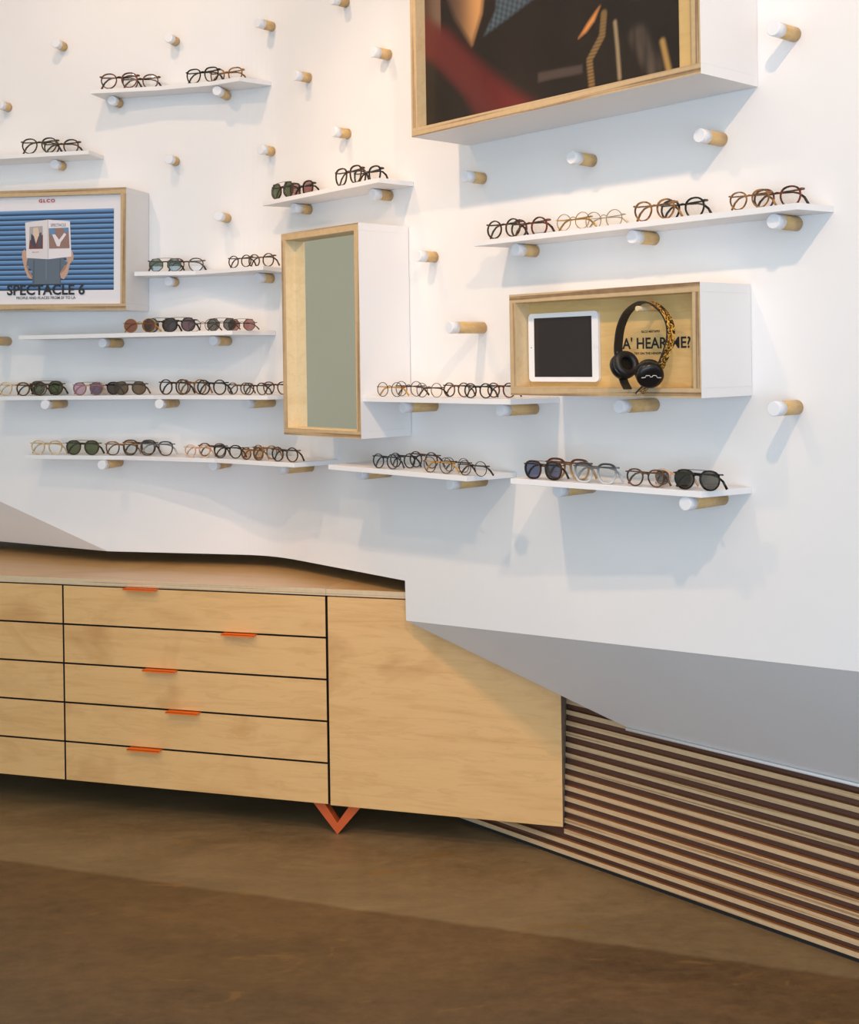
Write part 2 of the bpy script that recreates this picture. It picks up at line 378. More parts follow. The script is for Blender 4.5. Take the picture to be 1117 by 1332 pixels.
PAIRS=[
  ('S1','F',-1.165,4.683,2.670,-8.8,0.160),
  ('S1','B',-1.091,4.712,2.670,-8.8,0.158),
  ('S1','F',-0.834,4.610,2.670,-22.3,0.152),
  ('S1','B',-0.746,4.618,2.670,-22.3,0.151),
  ('S2','F',-1.492,4.746,2.438,-12.5,0.167),
  ('S2','B',-1.420,4.789,2.438,-12.5,0.164),
  ('S3','F',-0.514,4.387,2.203,-51.0,0.153),
  ('S3','B',-0.448,4.397,2.203,-51.0,0.165),
  ('S3','F',-0.259,4.072,2.203,-51.0,0.163),
  ('S3','B',-0.197,4.088,2.203,-51.0,0.173),
  ('S4','F',-0.989,4.631,1.967,-1.9,0.134),
  ('S4','B',-0.918,4.675,1.967,-1.9,0.144),
  ('S4','F',-0.688,4.500,1.967,-35.2,0.124),
  ('S4','B',-0.610,4.501,1.967,-35.2,0.137),
  ('S5','F',-1.073,4.566,1.736,-18.3,0.150),
  ('S5','B',-1.004,4.605,1.736,-18.3,0.150),
  ('S5','F',-0.915,4.514,1.736,-18.3,0.143),
  ('S5','B',-0.836,4.549,1.736,-18.3,0.134),
  ('S5','F',-0.751,4.460,1.736,-18.3,0.128),
  ('S5','B',-0.684,4.499,1.736,-18.3,0.109),
  ('S6','B',-1.635,4.838,1.503,-13.2,0.145),
  ('S6','F',-1.539,4.756,1.503,-13.2,0.142),
  ('S6','B',-1.496,4.806,1.503,-13.2,0.153),
  ('S6','F',-1.305,4.701,1.503,-13.2,0.136),
  ('S6','B',-1.253,4.748,1.503,-13.2,0.136),
  ('S6','F',-1.135,4.661,1.503,-13.2,0.143),
  ('S6','F',-0.954,4.588,1.503,-32.3,0.160),
  ('S6','B',-0.892,4.617,1.503,-32.3,0.155),
  ('S6','F',-0.796,4.488,1.503,-32.3,0.153),
  ('S6','B',-0.697,4.494,1.503,-32.3,0.118),
  ('S6','F',-0.621,4.378,1.503,-32.3,0.114),
  ('S6','B',-0.551,4.402,1.503,-32.3,0.127),
  ('S7','F',-0.125,3.832,1.506,-46.3,0.129),
  ('S7','B',-0.066,3.854,1.506,-46.3,0.135),
  ('S7','F',-0.002,3.703,1.506,-46.3,0.124),
  ('S7','B',0.080,3.701,1.506,-46.3,0.118),
  ('S7','F',0.139,3.555,1.506,-46.3,0.117),
  ('S7','B',0.207,3.569,1.506,-46.3,0.116),
  ('S8','F',-1.491,4.777,1.273,-16.5,0.151),
  ('S8','F',-1.338,4.732,1.273,-16.5,0.155),
  ('S8','F',-1.178,4.684,1.273,-16.5,0.145),
  ('S8','B',-1.118,4.727,1.273,-16.5,0.152),
  ('S8','F',-1.034,4.641,1.273,-16.5,0.149),
  ('S8','F',-0.858,4.524,1.273,-27.1,0.127),
  ('S8','B',-0.811,4.565,1.273,-27.1,0.134),
  ('S8','F',-0.736,4.461,1.273,-27.1,0.133),
  ('S8','F',-0.633,4.366,1.273,-38.8,0.123),
  ('S8','B',-0.594,4.409,1.273,-38.8,0.135),
  ('S8','F',-0.506,4.265,1.273,-38.8,0.140),
  ('S9','F',-0.143,3.856,1.280,-47.0,0.129),
  ('S9','B',-0.090,3.885,1.280,-47.0,0.128),
  ('S9','C',-0.023,3.866,1.280,-47.0,0.142),
  ('S9','F',0.020,3.681,1.280,-47.0,0.137),
  ('S9','B',0.076,3.707,1.280,-47.0,0.123),
  ('S9','F',0.121,3.573,1.280,-47.0,0.126),
  ('S10','F',0.304,3.333,1.290,-42.9,0.136),
  ('S10','B',0.369,3.322,1.290,-42.9,0.154),
  ('S10','F',0.429,3.218,1.290,-42.9,0.144),
  ('S10','F',0.542,3.112,1.290,-42.9,0.123),
  ('S10','B',0.609,3.100,1.290,-42.9,0.118),
  ('S10','F',0.651,3.012,1.290,-42.9,0.137),
  ('S11','F',0.220,3.555,1.968,-48.4,0.147),
  ('S11','B',0.294,3.559,1.968,-48.4,0.157),
  ('S11','F',0.397,3.356,1.968,-48.4,0.131),
  ('S11','B',0.480,3.350,1.968,-48.4,0.144),
  ('S11','F',0.581,3.148,1.968,-48.4,0.140),
  ('S11','B',0.654,3.153,1.968,-48.4,0.149),
  ('S11','F',0.769,2.936,1.968,-48.4,0.120),
  ('S11','B',0.838,2.945,1.968,-48.4,0.141),
]

# ------------------------------------------------------------------ large structure
f = MB()
f.add([(-6,-4,0),(5,-4,0),(5,8,0),(-6,8,0)], [(0,1,2,3)])
def floor_mat():
    m, nt, p = newmat('stained_concrete')
    geo = nt.nodes.new('ShaderNodeNewGeometry'); sep = nt.nodes.new('ShaderNodeSeparateXYZ'); nt.links.new(geo.outputs['Position'], sep.inputs[0])
    # old slab joint: the strip beside the wall is a paler pour
    a = nt.nodes.new('ShaderNodeMath'); a.operation = 'MULTIPLY_ADD'; a.inputs[1].default_value = .338; a.inputs[2].default_value = -3.557
    nt.links.new(sep.outputs['X'], a.inputs[0])
    s = nt.nodes.new('ShaderNodeMath'); s.operation = 'ADD'; nt.links.new(a.outputs[0], s.inputs[0]); nt.links.new(sep.outputs['Y'], s.inputs[1])
    fw, _ = noise(nt, 5, (1,1,1), 4, .6)
    ws = nt.nodes.new('ShaderNodeMath'); ws.operation = 'MULTIPLY_ADD'; ws.inputs[1].default_value = .03; nt.links.new(fw, ws.inputs[0]); nt.links.new(s.outputs[0], ws.inputs[2])
    mr = nt.nodes.new('ShaderNodeMapRange'); mr.inputs['From Min'].default_value = .0; mr.inputs['From Max'].default_value = .022; nt.links.new(ws.outputs[0], mr.inputs['Value'])
    f1, _ = noise(nt, 1.7, (1, 2.2, 1), 12, .72, .5)
    f2, _ = noise(nt, 15, (1, 1.8, 1), 9, .78, .3)
    f3, _ = noise(nt, 3.2, (1, 2.5, 1), 4, .6, 1.5)
    dark = ramp(nt, f1, [(.30, srgb(70,47,24)), (.50, srgb(99,70,38)), (.70, srgb(122,89,50))])
    pale = ramp(nt, f1, [(.30, srgb(112,92,62)), (.52, srgb(140,117,82)), (.70, srgb(158,134,98))])
    c = mixc(nt, mr.outputs['Result'], dark, pale)
    c = mixc(nt, .30, c, ramp(nt, f2, [(.35, srgb(66,46,26)), (.65, srgb(150,118,78))]))
    ye = ramp(nt, f3, [(0, (0,0,0,1)), (.63, (0,0,0,1)), (.70, (.6,.6,.6,1))])
    c = mixc(nt, ye, c, srgb(140,102,48))
    nt.links.new(c, p.inputs['Base Color'])
    nt.links.new(ramp(nt, f2, [(.3, (.34,.34,.34,1)), (.7, (.5,.5,.5,1))]), p.inputs['Roughness'])
    b = nt.nodes.new('ShaderNodeBump'); b.inputs['Strength'].default_value = .15; b.inputs['Distance'].default_value = .003
    nt.links.new(f2, b.inputs['Height']); nt.links.new(b.outputs['Normal'], p.inputs['Normal'])
    return m
props(f.build('floor', floor_mat()), 'brown stained concrete floor with a paler strip along the cabinets', kind='structure')

# display wall: curved sheet, its lower edge folds back into undersides left and right
TOP = 3.9
def z_low(x):
    if x < -1.27: return .89-.4127*(x+1.27)
    if x < -.0915: return .89
    return .758+.1135*(x+.0915)
w = MB()
st = [-3.0+.03*i for i in range(58)]+[-1.27]+[-1.24+.02*i for i in range(58)]+[-.092, -.091]+[-.06+.06*i for i in range(38)]
st = sorted(set(round(s, 4) for s in st))
zs = [1.2, 1.7, 2.2, 2.7, 3.2, TOP]
prev = None
for x in st:
    lo = z_low(x)
    ring = [(x, wall_y(x), lo)]+[(x, wall_y(x), max(z, lo+.3) if z < 3 else z) for z in zs]
    if prev:
        n = len(ring); w.add(prev+ring, [(i, n+i, n+i+1, i+1) for i in range(n-1)], 0, False)
    prev = ring
# right underside: fold -> top of the slatted plinth
A = (-.0905, wall_y(-.0905), z_low(-.0905)); 
C = (.600, 3.842, .462); D = (1.140, 3.296, .466); E2 = (1.98, 2.446, .47)
fold = [(x, wall_y(x), z_low(x)) for x in (-.0905, .18, .42, .66, .9, 1.14, 1.5, 1.9)]
low = [A]+[tuple(A[k]+(C[k]-A[k])*t for k in range(3)) for t in (.4, .72, 1.0)]+[tuple(C[k]+(D[k]-C[k])*t for k in range(3)) for t in (.45, 1.0)]+[tuple(D[k]+(E2[k]-D[k])*t for k in range(3)) for t in (.5, 1.0)]
w.add([fold[0], fold[1], low[1]], [(0,1,2)])
w.add(fold[1:]+low[1:], [(i, i+1, 7+i+1, 7+i) for i in range(6)])
# left underside
fl = [(x, wall_y(x), z_low(x)) for x in (-1.27, -1.75, -2.3, -3.0)]
ll = [fl[0], (-1.82, 5.14, .89), (-2.5, 5.56, .89), (-3.3, 6.0, .89)]
w.add([fl[0], fl[1], ll[1]], [(0,1,2)]); w.add([fl[1], fl[2], fl[3], ll[1], ll[2], ll[3]], [(0,1,4,3),(1,2,5,4)])
wo = w.build('wall_back', M['wall'], fix=True)
bm = bmesh.new(); bm.from_mesh(wo.data); bmesh.ops.remove_doubles(bm, verts=bm.verts, dist=.0008)
bmesh.ops.recalc_face_normals(bm, faces=bm.faces)
bm.faces.ensure_lookup_table()
if sum(fc.normal.y for fc in bm.faces) > 0: bmesh.ops.reverse_faces(bm, faces=bm.faces)
bm.to_mesh(wo.data); bm.free()
sd = wo.modifiers.new('thickness', 'SOLIDIFY'); sd.thickness = .014; sd.offset = -1
props(wo, 'white curved display wall whose lower edge folds under', kind='structure')
# bright lip along the underside's lower edge
t1 = MB()
t1.tube([(C[0]-.004, C[1]-.006, C[2]-.003), (D[0]-.004, D[1]-.006, D[2]-.003), (E2[0], E2[1]-.006, E2[2]-.003)], .005, 6)
props(t1.build('trim_1', M['white']), 'thin white lip above the slatted plinth', kind='structure')
# unseen sheet added behind the display wall to keep stray light out
r = MB(); prev = None
for i in range(30):
    x = -3.4+i*.2; n_ = wall_n(x); q = (x-n_[0]*.55, wall_y(x)-n_[1]*.55)
    ring = [(q[0], q[1], 0), (q[0], q[1], TOP)]
    if prev: r.add(prev+ring, [(0,2,3,1)])
    prev = ring
props(r.build('rear_light_block', M['carcass'], fix=False), 'unseen light-blocking sheet added behind the display wall', kind='structure')
c = MB(); c.add([(-6,-1.0,TOP),(5,-1.0,TOP),(5,8,TOP),(-6,8,TOP)], [(0,3,2,1)])
props(c.build('ceiling', M['ceiling'], fix=False), 'plain white ceiling', kind='structure')
c = MB(); c.add([(-5,-4,0),(-5,8,0),(-5,8,TOP),(-5,-4,TOP)], [(0,1,2,3)])
props(c.build('wall_left', M['green_wall'], fix=False), 'pale grey green wall seen in the mirror', kind='structure')
c = MB(); c.add([(4.2,-4,0),(4.2,8,0),(4.2,8,TOP),(4.2,-4,TOP)], [(0,1,2,3)])
props(c.build('wall_right', M['wall'], fix=False), 'white side wall', kind='structure')

# ------------------------------------------------------------------ cabinets
M['drawer_gap_shade'] = plain('gap_shade_edge', srgb(58,50,46), .6)  # drawer edges coloured dark to paint in the shade of the gaps
CB = -.2951; CY0 = 4.0875; CA = atan2(CB, 1)          # front line y = CB x + CY0
ux, uy = cos(CA), sin(CA)
def cab_pt(x): return (x, CB*x+CY0)
ZL = [.1066, .2492, .3919, .5346, .6772, .8204]
def drawer_unit(x0, x1, label, handles):
    p = cab_pt(x0); Lc = (x1-x0)/cos(CA)
    t = thing('drawer_cabinet', (p[0], p[1], ZL[0]), CA, label, 'cabinet', 'maple drawer cabinets')
    b = MB(); H = ZL[-1]-ZL[0]
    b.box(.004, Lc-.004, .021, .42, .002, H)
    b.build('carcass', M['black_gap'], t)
    for k in range(5):
        z0 = ZL[k]-ZL[0]+.0028; z1 = ZL[k+1]-ZL[0]-.0032
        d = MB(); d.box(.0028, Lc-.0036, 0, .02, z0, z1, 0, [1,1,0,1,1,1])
        dr = d.build('drawer', [M['maple'], M['drawer_gap_shade']], t, bevel=.0008)
        if handles:
            hx0, hx1 = handles[4-k]
            a = (hx0-x0)/cos(CA); c_ = (hx1-x0)/cos(CA)
            h = MB(); h.box(a, c_, -.026, .018, z1+.0002, z1+.0026); h.box(a, c_, -.026, -.0235, z1-.0035, z1+.0026)
            h.build('handle', M['orange'], dr)
    return t, Lc
du1, L1 = drawer_unit(-1.349, -.3648, 'maple five-drawer cabinet with orange tab handles, left of the tall door',
    [(-1.1,-.978), (-.733,-.615), (-1.03,-.909), (-.944,-.826), (-1.093,-.972)])
du2, L2 = drawer_unit(-2.32, -1.349, 'maple five-drawer cabinet cut off by the left edge of the photo', None)
# V-shaped leg under the seam
def vleg(parent, cx, y):
    l = MB(); z0 = -ZL[0]; hw = .092; tw = .034
    for s in (-1, 1):
        # bar seen from the front: from top outer corner to the tip
        x0o, x0i = cx+s*hw, cx+s*(hw-tw*1.25)
        v = []
        for yy in (y, y+.03):
            v += [(x0o, yy, .001), (x0i, yy, .001), (cx, yy, z0+tw*1.15), (cx, yy, z0)]
        l.add(v, [(0,1,2,3),(7,6,5,4),(0,4,5,1),(1,5,6,2),(2,6,7,3),(3,7,4,0)])
    l.build('leg', M['orange_leg'], parent)
vleg(du1, L1+.020, .022); vleg(du2, .25, .022)
p = cab_pt(-.3648); LD = (.4076+.3648)/cos(CA)
dc = thing('door_cabinet', (p[0], p[1], ZL[0]), CA, 'maple cabinet with one large plain door, right of the drawers', 'cabinet', 'maple drawer cabinets')
b = MB(); b.box(.004, LD-.0005, .0205, .14, .002, ZL[-1]-ZL[0]-.002, 0); b.build('carcass', M['carcass'], dc)
b = MB(); b.box(.0048, LD, 0, .02, 0, ZL[-1]-ZL[0]-.003, 0, [0,0,0,0,0,1]); b.build('door', [M['maple'], M['carcass']], dc, bevel=.0008)
# worktop: two slabs meeting over the cabinet seam
wt = thing('worktop', (cab_pt(-.3648)[0], cab_pt(-.3648)[1], .8215), CA, 'glossy maple plywood worktop running along the top of the cabinets', 'worktop')
for (a, e, zt) in ((-2.05, -.0004, .0232), (.0004, .42, .0226)):
    s = MB(); s.box(a, e, -.001, .62 if a < -1 else .45, 0, zt, 0, [0,0,1,1,1,1]); s.build('slab', [M['maple_top'], M['edge_pale']], wt, bevel=.0008)

# ------------------------------------------------------------------ slatted plinth
SA = Vector((.0606, 4.304)); SBv = Vector((1.108, 3.242)); SD = (SBv-SA).normalized(); SN = Vector((-SD.y, SD.x))
SA = SA+SN*.018
sang = atan2(SD.y, SD.x)
sp = thing('slatted_plinth', (SA.x, SA.y, 0), sang, 'low plinth of stacked plywood strips under the folded wall, right of the cabinets', 'plinth')
LEAN = .165
PITCH = .0333
def lean(z): return LEAN*max(z-.06, 0)
# the left ends butt against the cabinet's side
P0 = Vector(cab_pt(.4076))-SA; IN = Vector((-uy, ux))
P0L = (P0.dot(SD), P0.dot(SN)); INL = (IN.dot(SD), IN.dot(SN))
def side_x(y): return P0L[0]+(y-P0L[1])*INL[0]/INL[1]
def left_end(y0, dep): return max(side_x(y0), side_x(y0+dep))+.0012
bk = MB()
bk.add([(0, .0145, 0), (2.7, .0145, 0), (2.7, .0145+lean(.52), .52), (side_x(.0145+lean(.52))+.002, .0145+lean(.52), .52), (side_x(.0145+lean(.1))+.002, .0145+lean(.1), .1), (0, .0145, .1)], [(0,1,4,5), (1,2,3,4)])
bk.build('backing_panel', M['slat_back'], sp)
tk = MB(); tk.box(.0, 2.7, .008, .016, 0, .0125); tk.build('toe_strip', M['black_gap'], sp)
for k in range(16):
    zc = .0225+PITCH*k; y0 = lean(zc)
    x0 = .0 if k == 0 else (.03 if k == 1 else left_end(y0, .0135))
    x1 = 2.7 if k < 14 else .80-(k-14)*.1
    s = MB(); s.box(x0, x1, y0, y0+.0135, zc-.0077, zc+.0077, 0, [1,1,0,0,0,0])
    s.build('slat', [M['slat'], M['slat_face']], sp)

# ------------------------------------------------------------------ display boxes on the wall
def open_box(root, wdt, h, dep, t, recess, edge=True):
    """four boards: white outside, plywood inside and on the front edge; local x along the wall (-wdt..0), -y out"""
    mats = [M['white'], M['maple_pale'], M['edge_h'], M['edge_v']]
    b = MB(); b.box(-wdt, 0, -dep, 0, 0, t, 0, [0,1,2,0,0,0]); b.build('bottom_board', mats, root)
    b = MB(); b.box(-wdt, 0, -dep, 0, h-t, h, 0, [1,0,2,0,0,0]); b.build('top_board', mats, root)
    b = MB(); b.box(-wdt, -wdt+t, -dep, 0, t+.0002, h-t-.0002, 0, [0,0,3,0,0,1]); b.build('side_board', mats, root)
    b = MB(); b.box(-t, 0, -dep, 0, t+.0002, h-t-.0002, 0, [0,0,3,0,1,0]); b.build('side_board', mats, root)
T48 = -radians(48.39)
def out(x, y, th, d): return (x-sin(th)*d, y-cos(th)*d)

# mirror
mx, my = -.062, 4.038
o_ = out(mx, my, -T48, .002)
mb = thing('mirror', (o_[0], o_[1], 1.372), T48, 'deep white box mirror with a plywood front edge, in the middle of the wall', 'mirror')
open_box(mb, .425, .686, .209, .023, .04)
g = MB(); g.box(-.402, -.023, -.168, -.160, .023, .663)
mm = plain('mirror_glass', (.90,.90,.82,1), .01, 1.0)
g.build('mirror_glass', mm, mb)

# tablet box
o_ = out(.803, 3.065, -T48, .002)
lb = thing('display_box', (o_[0], o_[1], 1.519), T48, 'deep white box with plywood edge holding a tablet and headphones', 'display box')
open_box(lb, .636, .277, .209, .023, .054)
g = MB(); g.box(-.6128, -.0232, -.154, -.148, .0232, .2538); g.build('back_panel', M['gold_ply'], lb)
pg = MB(); pg.cyl((-.163, -.1545, .2195), (-.163, -.242, .2195), .0065, n=14); pg.build('hook_peg', M['maple_pale'], lb)

def text_mesh(name, body, parent, mat, x0, x1, zb, cap, y, bold=0.0):
    cu = bpy.data.curves.new(name, 'FONT'); cu.body = body; cu.size = 1; cu.offset = bold; cu.space_character = 1.25 if body == 'GLCO' else 1.0; cu.resolution_u = 3
    to = bpy.data.objects.new(name, cu); COL.objects.link(to)
    bpy.context.view_layer.update()
    me = bpy.data.meshes.new_from_object(to.evaluated_get(bpy.context.evaluated_depsgraph_get()))
    bpy.data.objects.remove(to)
    xs = [v.co.x for v in me.vertices]; ys = [v.co.y for v in me.vertices]
    xa, xb = min(xs), max(xs)
    hcap = .73 if any(ch.isalpha() for ch in body) else max(ys)
    for v in me.vertices:
        v.co = Vector((x0+(v.co.x-xa)/(xb-xa)*(x1-x0), y, zb+v.co.y/hcap*cap))
    me.materials.clear(); me.materials.append(mat)
    o = bpy.data.objects.new(name, me); COL.objects.link(o); o.parent = parent; return o
ink = plain('black_ink', srgb(24,22,22), .6)
text_mesh('lettering', "YA' HEAR ME?", lb, ink, -.3075, -.0693, .1215, .0285, -.1546, .02)
text_mesh('lettering', "GLCO MIXTAPES", lb, ink, -.2215, -.1625, .1615, .0056, -.1546, .03)
text_mesh('lettering', "TRY ON THE HEADPHONES", lb, ink, -.2450, -.1320, .1065, .0056, -.1546, .03)

# tablet
tb = thing('tablet', (o_[0]+cos(T48)*-.4825-sin(-T48)*.1545, o_[1]+sin(T48)*-.4825-cos(T48)*.1545, 1.5555), T48, 'white-framed tablet with a dark screen, mounted sideways in the plywood box', 'tablet')
def rrect(w_, h_, r_, n=5):
    pts = []
    for cx_, cz_, a0 in ((w_/2-r_, h_-r_, 0), (-w_/2+r_, h_-r_, 90), (-w_/2+r_, r_, 180), (w_/2-r_, r_, 270)):
        for k in range(n+1):
            a = radians(a0+90*k/n); pts.append((cx_+r_*cos(a), cz_+r_*sin(a)))
    return pts
def plate(mb_, pts, y0, y1, mi=0, mi_front=None):
    n = len(pts); v = [(q[0], y0, q[1]) for q in pts]+[(q[0], y1, q[1]) for q in pts]
    mb_.add(v, [tuple(range(n))], mi if mi_front is None else mi_front); mb_.add(v, [tuple(range(n, 2*n))[::-1]], mi)
    mb_.add(v, [(i, (i+1) % n, n+(i+1) % n, n+i) for i in range(n)], mi)
b = MB(); plate(b, rrect(.252, .187, .012), -.009, 0); b.build('body', plain('white_glass', (.85,.85,.86,1), .15), tb)
b = MB(); plate(b, [(q[0], q[1]+.0128) for q in rrect(.2075, .1614, .001, 1)], -.0096, -.0088); b.build('screen', plain('dark_screen', srgb(42,36,38), .08), tb)
b = MB(); b.cyl((.1145, -.0088, .0935), (.1145, -.0098, .0935), .0062, n=18); b.build('home_button', plain('button_white', (.78,.78,.80,1), .3), tb)
b = MB(); b.cyl((-.1155, -.0088, .0935), (-.1155, -.0095, .0935), .0017, n=10); b.build('camera_lens', plain('camera_glass', srgb(60,80,120), .1), tb)

# headphones hanging on the peg
hp = thing('headphones', (o_[0]+cos(T48)*-.163-sin(-T48)*.226, o_[1]+sin(T48)*-.163-cos(T48)*.226, 1.53), T48, 'black headphones with a leopard-print headband hanging on a peg in the plywood box', 'headphones')
HB = [(-.2092,1.5398),(-.2236,1.565),(-.2374,1.6272),(-.2357,1.6635),(-.2277,1.697),(-.2073,1.7299),(-.1743,1.7503),(-.1485,1.7542),(-.1233,1.7481),(-.0955,1.7281),(-.0789,1.7025),(-.0748,1.6749),(-.0799,1.6501),(-.0928,1.6203),(-.1105,1.5903),(-.138,1.5600),(-.1736,1.5289)]
HB = [(a+.163, b_-1.53) for a, b_ in HB]
def catmull(P, k=4):
    R = []
    for i in range(len(P)-1):
        p0 = P[max(i-1, 0)]; p1 = P[i]; p2 = P[i+1]; p3 = P[min(i+2, len(P)-1)]
        for j in range(k):
            t = j/k
            R.append(tuple(.5*((2*p1[d])+(-p0[d]+p2[d])*t+(2*p0[d]-5*p1[d]+4*p2[d]-p3[d])*t*t+(-p0[d]+3*p1[d]-3*p2[d]+p3[d])*t**3) for d in range(2)))
    R.append(P[-1]); return R
path = catmull(HB, 4)
leo, nt, p_ = newmat('leopard_print')
tc = nt.nodes.new('ShaderNodeTexCoord'); vo = nt.nodes.new('ShaderNodeTexNoise'); vo.inputs['Scale'].default_value = 70; vo.inputs['Detail'].default_value = 1; vo.inputs['Distortion'].default_value = 1.2
nt.links.new(tc.outputs['Object'], vo.inputs['Vector'])
nt.links.new(ramp(nt, vo.outputs['Fac'], [(.0, srgb(16,10,8)), (.43, srgb(20,12,8)), (.455, srgb(190,110,30)), (.50, srgb(255,214,110)), (.555, srgb(220,150,56)), (.575, srgb(20,12,8))]), p_.inputs['Base Color'])
p_.inputs['Roughness'].default_value = .35
blk = plain('black_rubber', srgb(34,29,28), .5, bump=.1); blk2 = plain('black_plastic', srgb(22,20,19), .3)
hb = MB(); N = len(path); hw = .0145; th = .0022
vv = []
for i, q in enumerate(path):
    a = path[max(i-1, 0)]; c_ = path[min(i+1, N-1)]
    tx, tz = c_[0]-a[0], c_[1]-a[1]; l = hypot(tx, tz); nx, nz = -tz/l, tx/l   # left of travel = outward (path runs clockwise)
    for (dy, dn) in ((-hw, th), (hw, th), (hw, -th), (-hw, -th)):
        vv.append((q[0]+nx*dn, dy, q[1]+nz*dn))
ff = []; mi = []
for i in range(N-1):
    for k in range(4):
        hb.add([], [])
        ff.append((i*4+k, i*4+(k+1) % 4, (i+1)*4+(k+1) % 4, (i+1)*4+k)); mi.append(1 if (k == 0 and i > 27) else 0)
hb.v = vv; hb.f = ff+[(0,1,2,3), ((N-1)*4, (N-1)*4+3, (N-1)*4+2, (N-1)*4+1)]; hb.m = mi+[0, 0]; hb.smooth = [False]*len(hb.f)
hb.build('headband', [blk, leo], hp)
def cup(center, axis, r_, logo):
    c0 = Vector(center); ax = Vector(axis).normalized()
    s = MB(); s.lathe(c0, ax, [(-.018, r_*.55), (-.017, r_*.82), (-.013, r_*.97), (-.008, r_), (.004, r_), (.008, r_*.93)], 28); so = s.build('ear_cup', blk2, hp)
    pd = MB()
    x_ = ax.cross(Vector((0,0,1))).normalized(); y_ = ax.cross(x_)
    rm = r_*.72; rt = r_*.27
    ring = []
    pv = []; pf = []
    for i in range(28):
        a = 2*pi*i/28; d = x_*cos(a)+y_*sin(a)
        for k in range(8):
            bb = 2*pi*k/8; pv.append(tuple(c0+ax*(.014+sin(bb)*rt*.95)+d*(rm+cos(bb)*rt)))
    for i in range(28):
        for k in range(8): pf.append((i*8+k, i*8+(k+1) % 8, ((i+1) % 28)*8+(k+1) % 8, ((i+1) % 28)*8+k))
    pd.add(pv, pf, 0, True); pd.build('ear_pad', plain('pad_leather', srgb(30,26,24), .45), hp)
    if logo:
        # silver zig-zag emblem on the outer face
        e = MB(); right = ax.cross(Vector((0,0,1))).normalized(); up = right.cross(ax).normalized()
        if right.dot(Vector((1,-.8,0))) < 0: right = -right
        zz = [(-.019,-.001),(-.012,-.001),(-.009,.004),(-.003,.004),(-.002,.001),(.002,.001),(.003,.004),(.010,.004),(.011,0),(.018,-.001)]
        e.tube([c0-ax*.0186+right*a*1.30+up*(b_*1.2+.001) for a, b_ in zz], .0011, 4, sm=False)
        e.build('emblem', plain('silver_mark', srgb(210,205,200), .3), so)
    return so
cup((-.2230+.163+.006, -.004, 1.5985-1.53), (.86, -.30, .30), .0345, False)
cup((-.1375+.163+.007, -.013, 1.581-1.53-.004), (-.66, .52, .44), .034, True)
for dy in (-.008, .006):
    s = MB(); s.box(-.2405+.163, -.2335+.163, dy-.002, dy+.002, .082, .104); s.build('slider', plain('grey_steel', srgb(130,126,120), .3, .6), hp)

